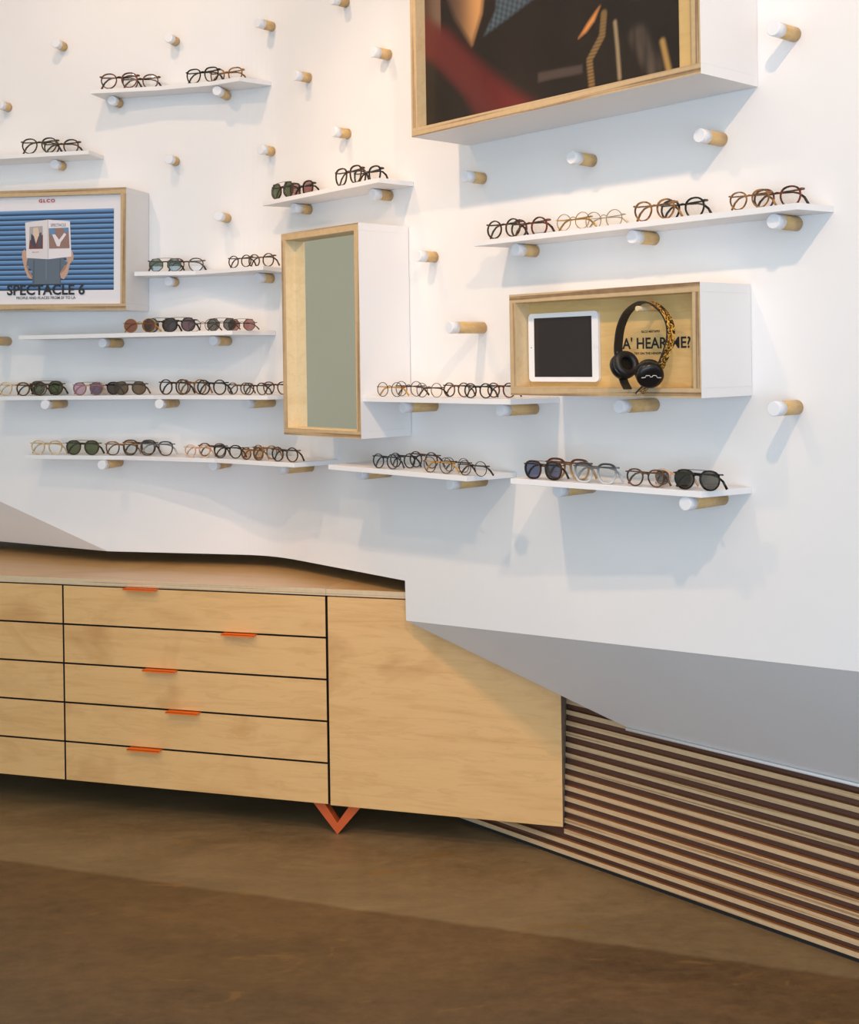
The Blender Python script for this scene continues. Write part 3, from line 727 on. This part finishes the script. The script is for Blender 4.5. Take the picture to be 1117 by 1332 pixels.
# large framed photograph, upper right
o_ = out(.823, 3.043, -T48, .002)
pb = thing('framed_photo', (o_[0], o_[1], 2.283), T48, 'large deep white frame with a dark photo of a leather jacket, top of the wall', 'framed photo')
open_box(pb, 1.038, .98, .234, .025, .03)
g = MB(); g.box(-1.0128, -.0252, -.196, -.188, .0252, .9548); g.build('back_panel', M['gold_ply'], pb)
from mathutils import noise as nz_
def photo_print():
    nx, nz = 230, 210; x0, x1, z0, z1 = -1.0127, -.088, .0253, .9547
    me = bpy.data.meshes.new('photo_print')
    vs = [(x0+(x1-x0)*i/nx, -.1975, z0+(z1-z0)*j/nz) for j in range(nz+1) for i in range(nx+1)]
    fs = [(j*(nx+1)+i, j*(nx+1)+i+1, (j+1)*(nx+1)+i+1, (j+1)*(nx+1)+i) for j in range(nz) for i in range(nx)]
    me.from_pydata(vs, [], fs); me.update()
    ca = me.color_attributes.new('ink', 'FLOAT_COLOR', 'POINT')
    def seg(px, pz, a, b):
        dx, dz = b[0]-a[0], b[1]-a[1]; t = max(0, min(1, ((px-a[0])*dx+(pz-a[1])*dz)/(dx*dx+dz*dz)))
        return hypot(px-a[0]-dx*t, pz-a[1]-dz*t), t
    def line(px, pz, P): return min(seg(px, pz, P[i], P[i+1])[0] for i in range(len(P)-1))
    ss = lambda a, b, x: (lambda t: t*t*(3-2*t))(max(0, min(1, (x-a)/(b-a))))
    def inside(px, pz, P):
        c = False
        for i in range(len(P)):
            (xa, za), (xb, zb) = P[i], P[i-1]
            if (za > pz) != (zb > pz) and px < (xb-xa)*(pz-za)/(zb-za)+xa: c = not c
        return c
    S = .023; Z = -2.283
    def soft(px, pz, P, w_):
        d = min(seg(px, pz, P[i-1], P[i])[0] for i in range(len(P)))
        return .5+.5*ss(0, w_, d) if inside(px, pz, P) else .5-.5*ss(0, w_, d)
    q = lambda *P: [(a+S, b+Z) for a, b in P]
    scarf = q((-1.08,2.60),(-.97,2.545),(-.89,2.475),(-.79,2.39),(-.69,2.315),(-.60,2.26))
    scarf2 = q((-1.06,2.62),(-.93,2.50),(-.84,2.405),(-.78,2.31),(-.76,2.24))
    skin = q((-.965,3.2),(-.945,2.70),(-.905,2.61),(-.835,2.52),(-.795,2.60),(-.775,2.72),(-.76,3.2))
    blue = q((-.745,3.2),(-.735,2.60),(-.785,2.535),(-.70,2.56),(-.575,2.60),(-.50,2.75),(-.45,3.2))
    face = q((-.52,3.2),(-.48,2.72),(-.40,2.63),(-.30,2.66),(-.24,2.8),(-.2,3.2))
    neck = q((-.358,2.522),(-.372,2.512),(-.400,2.488),(-.432,2.455),(-.405,2.466),(-.378,2.488))
    zipl = q((-.345,2.50),(-.352,2.445),(-.396,2.391),(-.3872,2.30))
    h1 = q((-.3092,2.4705),(-.302,2.40),(-.2968,2.3263)); h2 = q((-.2377,2.4223),(-.21,2.37),(-.1862,2.3256)); h3 = q((-.1611,2.3914),(-.1436,2.3196))
    pk = q((-.5788,2.391),(-.4207,2.384),(-.4207,2.362),(-.5788,2.366))
    lin = lambda c: srgb(*c)[:3]
    mix = lambda a, b, t: tuple(a[k]+(b[k]-a[k])*t for k in range(3))
    rnd = random.Random(3)
    out_ = []
    for (x, y, z) in vs:
        n1 = nz_.noise(Vector((x*7, z*7, 2.0)))*.8; n2 = nz_.noise(Vector((x*60, z*14, 5.0)))
        c = mix(lin((26,20,17)), lin((44,34,28)), .5+.5*n1)
        sb = soft(x, z, blue, .006)
        if sb > 0:
            k = .5+.5*sin((x+z*.6)*260)*sin((z-x*.3)*240); c = mix(c, mix(lin((44,52,58)), lin((84,96,104)), k), sb)
        sk = soft(x, z, skin, .012)
        if sk > 0:
            edge = ss(-.95+S, -.79+S, x); c = mix(c, mix(lin((84,64,52)), lin((198,146,92)), edge*edge), sk)
        if inside(x, z, face): c = lin((112,72,46))
        # left blurred background behind the scarf
        if x < -.965+S and z > 2.56+Z: c = mix(lin((70,52,42)), lin((110,88,72)), ss(-1.02, -.95, x))
        d = line(x, z, scarf); c = mix(c, mix(lin((84,28,26)), lin((112,40,36)), .5+.5*n1), .9*(1-ss(.02, .075, d)))
        d = line(x, z, scarf2); c = mix(c, lin((92,40,36)), .75*(1-ss(.015, .06, d)))
        c = mix(c, lin((84,70,64)), .75*soft(x, z, pk, .004))
        c = mix(c, lin((206,136,74)), soft(x, z, neck, .005))
        d = line(x, z, zipl); c = mix(c, mix(lin((140,112,70)), lin((96,72,44)), .5+.5*sin(z*700)), 1-ss(.006, .014, d))
        c = mix(c, lin((160,138,104)), .85*(1-ss(.001, .010, line(x, z, h1))))
        c = mix(c, lin((112,96,82)), (.35+.3*n2)*(1-ss(.01, .04, line(x, z, h2))))
        c = mix(c, lin((190,150,86)), .8*(1-ss(.001, .014, line(x, z, h3))))
        out_ += [c[0], c[1], c[2], 1.0]
    ca.data.foreach_set('color', out_)
    m, nt, p = newmat('photo_print_ink'); at = nt.nodes.new('ShaderNodeVertexColor'); at.layer_name = 'ink'
    nt.links.new(at.outputs['Color'], p.inputs['Base Color']); p.inputs['Roughness'].default_value = .3
    me.materials.append(m)
    o = bpy.data.objects.new('photo_print', me); COL.objects.link(o); o.parent = pb; return o
photo_print()

# poster in its frame, left
TP = -radians(14.0)
o_ = out(-1.084, 4.766, -TP, .003)
po = thing('framed_poster', (o_[0], o_[1], 1.8235), TP, 'framed poster of a person reading before a blue shutter, left edge of the wall', 'framed poster', roll=radians(1.1))
open_box(po, .80, .457, .182, .023, .014)
PY = -.166
def flat_print():
    cols = {}; mats = []; b = MB()
    def mi(c):
        if c not in cols:
            cols[c] = len(mats); mats.append(plain('print_ink', srgb(*c), .5))
        return cols[c]
    lay = [0]
    def poly(P, c):
        lay[0] += 1; y = PY-.00012*lay[0]
        b.add([(a, y, z_-1.8235) for a, z_ in P], [tuple(range(len(P)))], mi(c))
    rect = lambda x0, x1, z0, z1, c: poly([(x0,z0),(x1,z0),(x1,z1),(x0,z1)], c)
    rect(-.777, -.0235, 1.847, 2.257, (232,228,230))
    X0, X1, Z0, Z1 = -.752, -.0585, 1.8995, 2.205
    rect(X0, X1, Z0, Z1, (96,138,184))
    n = 16; h = (Z1-Z0)/n
    lay[0] += 1; yb = PY-.00012*lay[0]
    for i in range(n):
        z = Z0+h*i-1.8235
        b.add([(X0,yb,z),(X1,yb,z),(X1,yb,z+h*.30),(X0,yb,z+h*.30)], [(0,1,2,3)], mi((42,64,90)))
        b.add([(X0,yb,z+h*.30),(X1,yb,z+h*.30),(X1,yb,z+h*.48),(X0,yb,z+h*.48)], [(0,1,2,3)], mi((70,106,148)))
        b.add([(X0,yb,z+h*.78),(X1,yb,z+h*.78),(X1,yb,z+h*.95),(X0,yb,z+h*.95)], [(0,1,2,3)], mi((128,168,208)))
    # pixel (5.585x zoom) -> poster plane
    def q(*P): return [(-.5368+(a/5.585)*.003269, 2.3336-(b_/5.585)*.002880-.00000*a) for a, b_ in P]
    grey, skin, skin2 = (98,110,122), (198,160,136), (170,128,104)
    poly(q((196,600),(455,600),(478,640),(440,700),(435,795),(232,795),(232,700),(190,640)), grey)
    poly(q((240,612),(250,612),(246,790),(236,790)), (80,92,104)); poly(q((430,612),(440,612),(440,790),(432,790)), (80,92,104))
    poly(q((330,620),(336,620),(336,760),(330,760)), (116,128,138))
    poly(q((155,590),(160,548),(176,536),(192,560),(200,600),(190,632),(205,690),(236,735),(226,757),(200,745),(178,690),(165,632)), skin)
    poly(q((192,640),(206,690),(236,735),(230,752),(205,715),(185,655)), skin2)
    poly(q((532,590),(522,553),(508,548),(486,565),(478,605),(490,640),(466,690),(434,715),(440,752),(462,762),(490,720),(505,650),(530,615)), skin)
    poly(q((478,650),(490,640),(470,690),(440,720),(436,705)), skin2)
    poly(q((180,338),(345,320),(348,612),(190,600)), (226,218,216)); poly(q((345,320),(505,336),(516,595),(348,612)), (236,228,228))
    poly(q((343,320),(349,320),(351,612),(345,612)), (200,192,192))
    poly(q((213,370),(308,366),(310,534),(208,534)), (176,168,166)); poly(q((215,470),(310,430),(310,534),(208,534)), (118,66,62))
    poly(q((238,380),(275,376),(282,430),(258,500),(240,440)), (222,196,170)); poly(q((225,420),(245,440),(262,505),(255,530),(222,490)), (70,70,84)); poly(q((284,420),(300,410),(298,520),(274,520)), (84,84,100))
    poly(q((352,384),(496,382),(504,534),(356,534)), (150,118,108)); poly(q((352,384),(392,384),(402,424),(368,440)), (96,140,180)); poly(q((454,383),(496,382),(494,420),(470,416)), (96,140,180))
    poly(q((378,430),(400,430),(428,470),(466,420),(480,432),(440,490),(432,520),(412,516)), (232,222,222))
    o = b.build('poster_print', mats, po, fix=False)
    return lay[0]
nl = flat_print()
TY = PY-.00012*(nl+3)
dark = plain('poster_ink', srgb(44,44,50), .5); redi = plain('poster_red', srgb(190,50,34), .5); mag = plain('magazine_ink', srgb(120,120,136), .5)
text_mesh('lettering', 'SPECTACLE 6', po, dark, -.5082, -.1777, 1.8835-1.8235, .0395, TY, .026)
text_mesh('lettering', 'PEOPLE AND PLACES FROM SF TO LA', po, dark, -.467, -.2164, 1.8665-1.8235, .0105, TY, .006)
text_mesh('lettering', 'GLCO', po, redi, -.3725, -.304, 2.2345-1.8235, .0125, TY, .03)
text_mesh('lettering', 'SPECTACLE', po, mag, -.3215, -.2575, 2.1415-1.8235, .0120, TY, .004)
text_mesh('lettering', 'GLCO', po, redi, -.4000, -.3720, 2.0435-1.8235, .0045, TY, .01)

# ------------------------------------------------------------------ shelves
SHELF_NAME = {'S1':'curved top-left shelf', 'S2':'shelf above the poster', 'S3':'short slanted shelf above the mirror', 'S4':'small shelf right of the poster',
 'S5':'shelf just below the poster', 'S6':'long shelf left of the mirror', 'S7':'shelf between mirror and tablet box', 'S8':'long bottom-left shelf',
 'S9':'bottom middle shelf', 'S10':'bottom right shelf', 'S11':'high right shelf'}
SHELF_LABEL = {'S1':'white curved wall shelf at top left with four pairs of glasses', 'S2':'white wall shelf above the poster, cut by the left edge',
 'S3':'short white slanted wall shelf above the mirror', 'S4':'small white wall shelf between poster and mirror', 'S5':'white wall shelf just below the poster, full of sunglasses',
 'S6':'long white wall shelf left of the mirror, crowded with glasses', 'S7':'white wall shelf between the mirror and the tablet box',
 'S8':'long white bottom-left wall shelf, below the mirror', 'S9':'white bottom middle wall shelf with round glasses', 'S10':'white bottom right wall shelf with large glasses',
 'S11':'long white slanted wall shelf above the tablet box'}
TH = .0155
for k, (zt, F, xa, xb) in SHELVES.items():
    back = []
    if k == 'S9': xa = -.19
    n = 14
    for i in range(n+1):
        x = xb+(xa-xb)*i/n; nn = wall_n(x); back.append((x+nn[0]*.001, wall_y(x)+nn[1]*.001))
    poly = list(F)+back
    if k == 'S7': zt -= .0
    b = MB(); b.prism(poly, zt-TH, zt)
    o = b.build('wall_shelf', M['white'], bevel=.0008)
    props(o, SHELF_LABEL[k], 'shelf', 'white wall shelves')

# ------------------------------------------------------------------ wooden pegs
FREE_LABEL = ['white-tipped wooden wall peg at the top edge, left of the big photo', 'white-tipped wooden wall peg at top left, above the curved shelf\'s left end',
 'white-tipped wooden wall peg at top, above the curved shelf\'s middle', 'white-tipped wooden wall peg at top, above the curved shelf\'s right end',
 'white-tipped wooden wall peg cut by the left edge, above the highest left shelf', 'white-tipped wooden wall peg right of the curved shelf\'s right end',
 'white-tipped wooden wall peg nearest the big photo\'s left side', 'white-tipped wooden wall peg above the short slanted shelf',
 'white-tipped wooden wall peg below the curved shelf\'s right end', 'white-tipped wooden wall peg below the curved shelf\'s middle',
 'white-tipped wooden wall peg above the small shelf right of the poster', 'white-tipped wooden wall peg under the big photo, leftmost of three',
 'white-tipped wooden wall peg under the big photo, middle of three', 'white-tipped wooden wall peg under the big photo, rightmost of three',
 'white-tipped wooden wall peg at top right, beside the big photo', 'white-tipped short wooden wall peg just right of the mirror\'s top',
 'white-tipped long wooden wall peg between the mirror and the tablet box', 'white-tipped long wooden wall peg under the tablet box',
 'white-tipped wooden wall peg at right, lower right of the tablet box', 'wooden wall peg cut by the left edge, just below the poster']
PR = .0178
me_cache = {}
cnt = {}
tot = {}
for p in PEGS: tot[p[0]] = tot.get(p[0], 0)+1
ORD2 = {1:['only'], 2:['left', 'right'], 3:['left', 'middle', 'right']}
for (k, x, y, z, th, ln) in PEGS:
    i = cnt.get(k, 0); cnt[k] = i+1
    a = radians(th); y = wall_y(x)
    if k != 'free': z = SHELVES[k][0]-TH-PR-.0003
    if k == 'free': lab = FREE_LABEL[i]
    else:
        w_ = ORD2[tot[k]][i]
        lab = 'white-tipped wooden peg under the %s, %s one' % (SHELF_NAME[k], w_)
    q = out(x, y, a, .0015)
    t = thing('wall_peg', (q[0], q[1], z), -a, lab, 'peg', 'wooden wall pegs')
    cl = .031 if ln > .07 else .026
    key = ln
    if key not in me_cache:
        d = MB(); d.cyl((0,0,0), (0,-(ln-cl),0), PR, n=20)
        c_ = MB(); c_.lathe((0,-(ln-cl)-.0001,0), (0,-1,0), [(0, PR*1.01), (cl-.0015, PR*1.01), (cl, PR*.93)], 20)
        me_cache[key] = (d.mesh('dowel', M['dowel']), c_.mesh('cap', M['cap']))
    link_mesh('dowel', me_cache[key][0], t)
    c_ = link_mesh('cap', me_cache[key][1], t); c_['label'] = 'white painted tip'

# ------------------------------------------------------------------ eyeglasses
# shape, frame, temple, lens, words
STY = dict(
 S1=[('panto','redtort','','clear','reddish tortoise panto'),('panto','tort','','clear','dark tortoise panto'),('square','black','','clear','black squarish'),('square','amber','','clear','amber squarish')],
 S2=[('panto','olive','','clear','olive brown panto'),('panto','tort','','clear','dark tortoise panto')],
 S3=[('hex','tort','','green','green-lens angular clip-on'),('square','gunmetal','','rose','rose-lens square'),('square','tort','','clear','tortoise square'),('square','black','','clear','black square')],
 S4=[('hex','tort','','green','green-lens clip-on'),('panto','tort','','clear','dark tortoise panto'),('round','tort','','clear','dark tortoise round'),('round','brown','','clear','brown round')],
 S5=[('wire','gold','gold','red','gold-rimmed red-brown round'),('round','black','','mirror','black blue-mirrored'),('round','black','','purple','black dark purple'),('wire','bronze','','clear','thin bronze round'),('hexw','bronze','','grey','grey angular wire'),('hexw','gunmetal','','rose','rose-brown angular wire')],
 S6=[('panto','champagne','','clear','champagne panto'),('panto','tort','','clear','dark tortoise panto'),('panto','olive','','green','dark green-lens'),('panto','pink','','violet','blush violet-mirrored'),('panto','black','','grey','black dark-lens'),('round','brown','','brown','brown-lens round'),('round','tort','','clear','dark tortoise round'),('round','amber','','clear','amber round'),('round','black','','clear','black round'),('round','brown','','clear','brown round'),('panto','tort','','clear','dark tortoise panto'),('panto','redtort','','clear','reddish tortoise panto')],
 S7=[('wire','gunmetal','honey','clear','thin dark wire honey-armed'),('wire','gunmetal','tort','clear','thin dark wire'),('wire','bronze','tort','clear','thin bronze wire'),('round','brown','','clear','brown round'),('round','black','','clear','black round'),('round','redtort','','clear','reddish tortoise round')],
 S8=[('panto','champagne','','clear','champagne panto'),('panto','olive','','green','dark green-lens'),('brow','amber','','clear','amber browline'),('brow','tort','','clear','tortoise browline'),('brow','greyfade','','clear','grey browline'),('panto','pink','','clear','blush panto'),('panto','brown','','clear','brown panto'),('panto','black','','clear','black panto'),('round','amber','','honey','amber round honey-lens'),('round','amber','','clear','amber round'),('round','tort','','clear','dark tortoise round')],
 S9=[('rwire','blueblack','','clear','blue-black round'),('rwire','black','','clear','black round'),('rwire','tort','','clear','tortoise round'),('wire','bronze','honey','clear','bronze wire honey-armed'),('wire','bronze','tort','clear','thin bronze wire'),('wire','gunmetal','tort','clear','thin black wire tortoise-armed')],
 S10=[('wayf','tort','','blue','tortoise blue-lens'),('wayf','amberfade','','clear','amber fading to honey'),('wayf','greyfade','','clear','grey fading to clear'),('panto','brown','','clear','dark brown rounded'),('panto','pink','','grey','blush grey-lens'),('panto','black','','grey','black dark-lens clip-on')],
 S11=[('round','tort','','clear','dark tortoise round'),('round','redtort','','clear','reddish tortoise round'),('wire','gold','gold','clear','thin gold round'),('wire','silver','','clear','thin silver round'),('panto','amber','','clear','amber panto'),('panto','black','','clear','black panto'),('panto','amber','','clear','amber panto'),('panto','redtort','','clear','reddish tortoise panto')])
CLIP = {('S3',0),('S4',0),('S5',1),('S5',2),('S5',4),('S5',5),('S6',2),('S6',3),('S6',5),('S8',1),('S8',8),('S10',0),('S10',5)}
ORDN = ['first','second','third','fourth','fifth','sixth','seventh','eighth','ninth','tenth','eleventh','twelfth']
LA, LB = .0266, .0240          # lens half width / height
CX_ = .0365                    # lens centre from the bridge
def outline(shape, n=26, s=1.0):
    P = []
    for i in range(n):
        a = 2*pi*i/n; c, s_ = cos(a), sin(a)
        if shape in ('square', 'wayf', 'brow'): e = 2.9
        elif shape in ('panto',): e = 2.35
        else: e = 2.0
        r = (abs(c)**e+abs(s_)**e)**(-1/e)
        if shape in ('hex', 'hexw'):
            k = pi/4; r = cos(k/2)/cos(((a+k/2) % k)-k/2)*1.06
        x = r*c*LA; z = r*s_*LB
        if shape in ('panto', 'wayf', 'brow', 'square'): x *= 1+.19*(z/LB) if z < 0 else 1+.05*(z/LB)
        P.append((x*s, z*s))
    return P
mesh_lib = {}
def parts_for(shape, frame, temple, lens, clip):
    key = (shape, frame, temple, lens, clip)
    if key in mesh_lib: return mesh_lib[key]
    wire = shape in ('wire', 'hexw'); thin = shape == 'rwire'
    rt = .0011 if wire else (.0016 if thin else (.0026 if shape == 'wayf' else .0021))
    ry = .0011 if wire else .0019
    zc = LB+rt+.0003
    F = MB()
    for sx in (-1, 1):
        pts = outline(shape, 26)
        n = len(pts); v = []
        for (x, z) in pts:
            l = hypot(x/LA/LA, z/LB/LB); nx, nz = x/LA/LA/l, z/LB/LB/l
            w_ = rt
            if shape in ('square', 'wayf', 'panto') and z > .3*LB: w_ = rt*1.25
            for (du, dy) in ((-w_*.6, -ry), (w_, -ry), (w_, ry), (-w_*.6, ry)):
                v.append((sx*(CX_+x)+nx*du*sx, dy, zc+z+nz*du))
        fc = []
        for i in range(n):
            j = (i+1) % n
            for k in range(4): fc.append((i*4+k, i*4+(k+1) % 4, j*4+(k+1) % 4, j*4+k))
        F.add(v, fc, 1 if shape == 'brow' else 0, False)
        # end piece to the hinge
        zz = zc+LB*(.62 if not wire else .35); xe = CX_+LA*(.86 if not wire else .95)
        F.tube([(sx*xe, 0, zz), (sx*(xe+.006), .0002, zz+.0015), (sx*.0695, .002, zz+.0012), (sx*.070, .0075, zz+.0008)], [.0026, .0027, .0024, .0020] if not wire else .0011, 5 if wire else 4, sm=False)
        if shape == 'brow':
            top = [(sx*(CX_+x*1.03), -.001, zc+z*1.02) for x, z in pts if z > .35*LB]
            top.sort(key=lambda q: q[0]); F.tube(top, .0032, 4, sm=False)
    zb = zc+LB*.42
    xb = CX_-LA*.93
    F.tube([(-xb, 0, zb-.002), (-xb*.5, -.0008, zb+.002), (0, -.001, zb+.003), (xb*.5, -.0008, zb+.002), (xb, 0, zb-.002)], (rt*1.0 if not wire else .0012), 5, sm=False)
    front = F.mesh('frame_front', [M[frame], M['bronze']], True)
    # lenses: thin slightly domed discs
    lm = []
    for sx in (-1, 1):
        b = MB(); pts = outline(shape, 26, .985 if not clip else 1.04); n = len(pts)
        y0 = -.0004 if not clip else -.0042
        pts = pts if sx > 0 else pts[::-1]
        v = [(sx*(CX_+x), y0, zc+z) for x, z in pts]+[(sx*(CX_+x*.55), y0-.0012, zc+z*.55) for x, z in pts]+[(sx*CX_, y0-.0016, zc)]
        b.add(v, [(i, (i+1) % n, n+(i+1) % n, n+i) for i in range(n)]+[(n+i, n+(i+1) % n, 2*n) for i in range(n)], 0, True)
        lm.append(b.mesh('lens', L_[lens], False))
    tm = []
    tmat = M[temple or frame]
    zz = zc+LB*(.62 if not wire else .35)+.0008
    for sx, y0 in ((1, .0105), (-1, .0165)):
        b = MB()
        y1 = y0+.006
        P = [(sx*.0695, .0078, zz), (sx*.0670, y0, zz), (sx*.02, y0+.002, zz-.001), (-sx*.03, y0+.004, zz-.003), (-sx*.046, y1, zz-.007), (-sx*.060, y1+.001, zz-.018), (-sx*.0715, y1+.001, .0045)]
        r_ = [.0018, .002, .002, .002, .0024, .0028, .0030] if not wire or temple else [.001]*3+[.0011, .0016, .0022, .0024]
        b.tube(P, r_, 6, flat=(.75, 1.2)); tm.append(b.mesh('temple', tmat, True))
    cm = None
    if clip:
        b = MB(); zt = zc+LB*1.02
        b.tube([(-CX_-.004, -.0042, zt), (-CX_+.012, -.0045, zt+.0016), (0, -.005, zt+.0022), (CX_-.012, -.0045, zt+.0016), (CX_+.004, -.0042, zt)], .0008, 5)
        for sx in (-1, 1):
            for dx in (-.014, .014): b.box(sx*CX_+dx-.0022, sx*CX_+dx+.0022, -.0052, .0012, zt-.0036, zt-.0002)
            pts = outline(shape, 20, 1.05); b.tube([(sx*(CX_+x), -.0044, zc+z) for x, z in pts], .0007, 4, closed=True)
        cm = b.mesh('clip_on', M['bronze'] if frame not in ('black',) else M['gunmetal'])
    mesh_lib[key] = (front, lm, tm, cm); return mesh_lib[key]
seen = {}
for (k, row, x, y, z, th, wd) in PAIRS:
    i = seen.get(k, 0); seen[k] = i+1
    shape, frame, temple, lens, words = STY[k][i]
    clip = (k, i) in CLIP
    s = min(max(wd/.143, .84), 1.13)
    sun = lens != 'clear'
    lab = '%s %s, %s from left on the %s' % (words, 'sunglasses' if sun else 'eyeglasses', ORDN[i], SHELF_NAME[k])
    t = thing('sunglasses' if sun else 'eyeglasses', (x, y, z+.0004), radians(th), lab, 'sunglasses' if sun else 'glasses', 'glasses on the '+SHELF_NAME[k], scale=s)
    front, lm, tm, cm = parts_for(shape, frame, temple, lens, clip)
    link_mesh('frame_front', front, t)
    for m_ in lm: link_mesh('lens', m_, t)
    for m_ in tm: link_mesh('temple', m_, t)
    if cm: link_mesh('clip_on', cm, t)
bpy.context.view_layer.update()
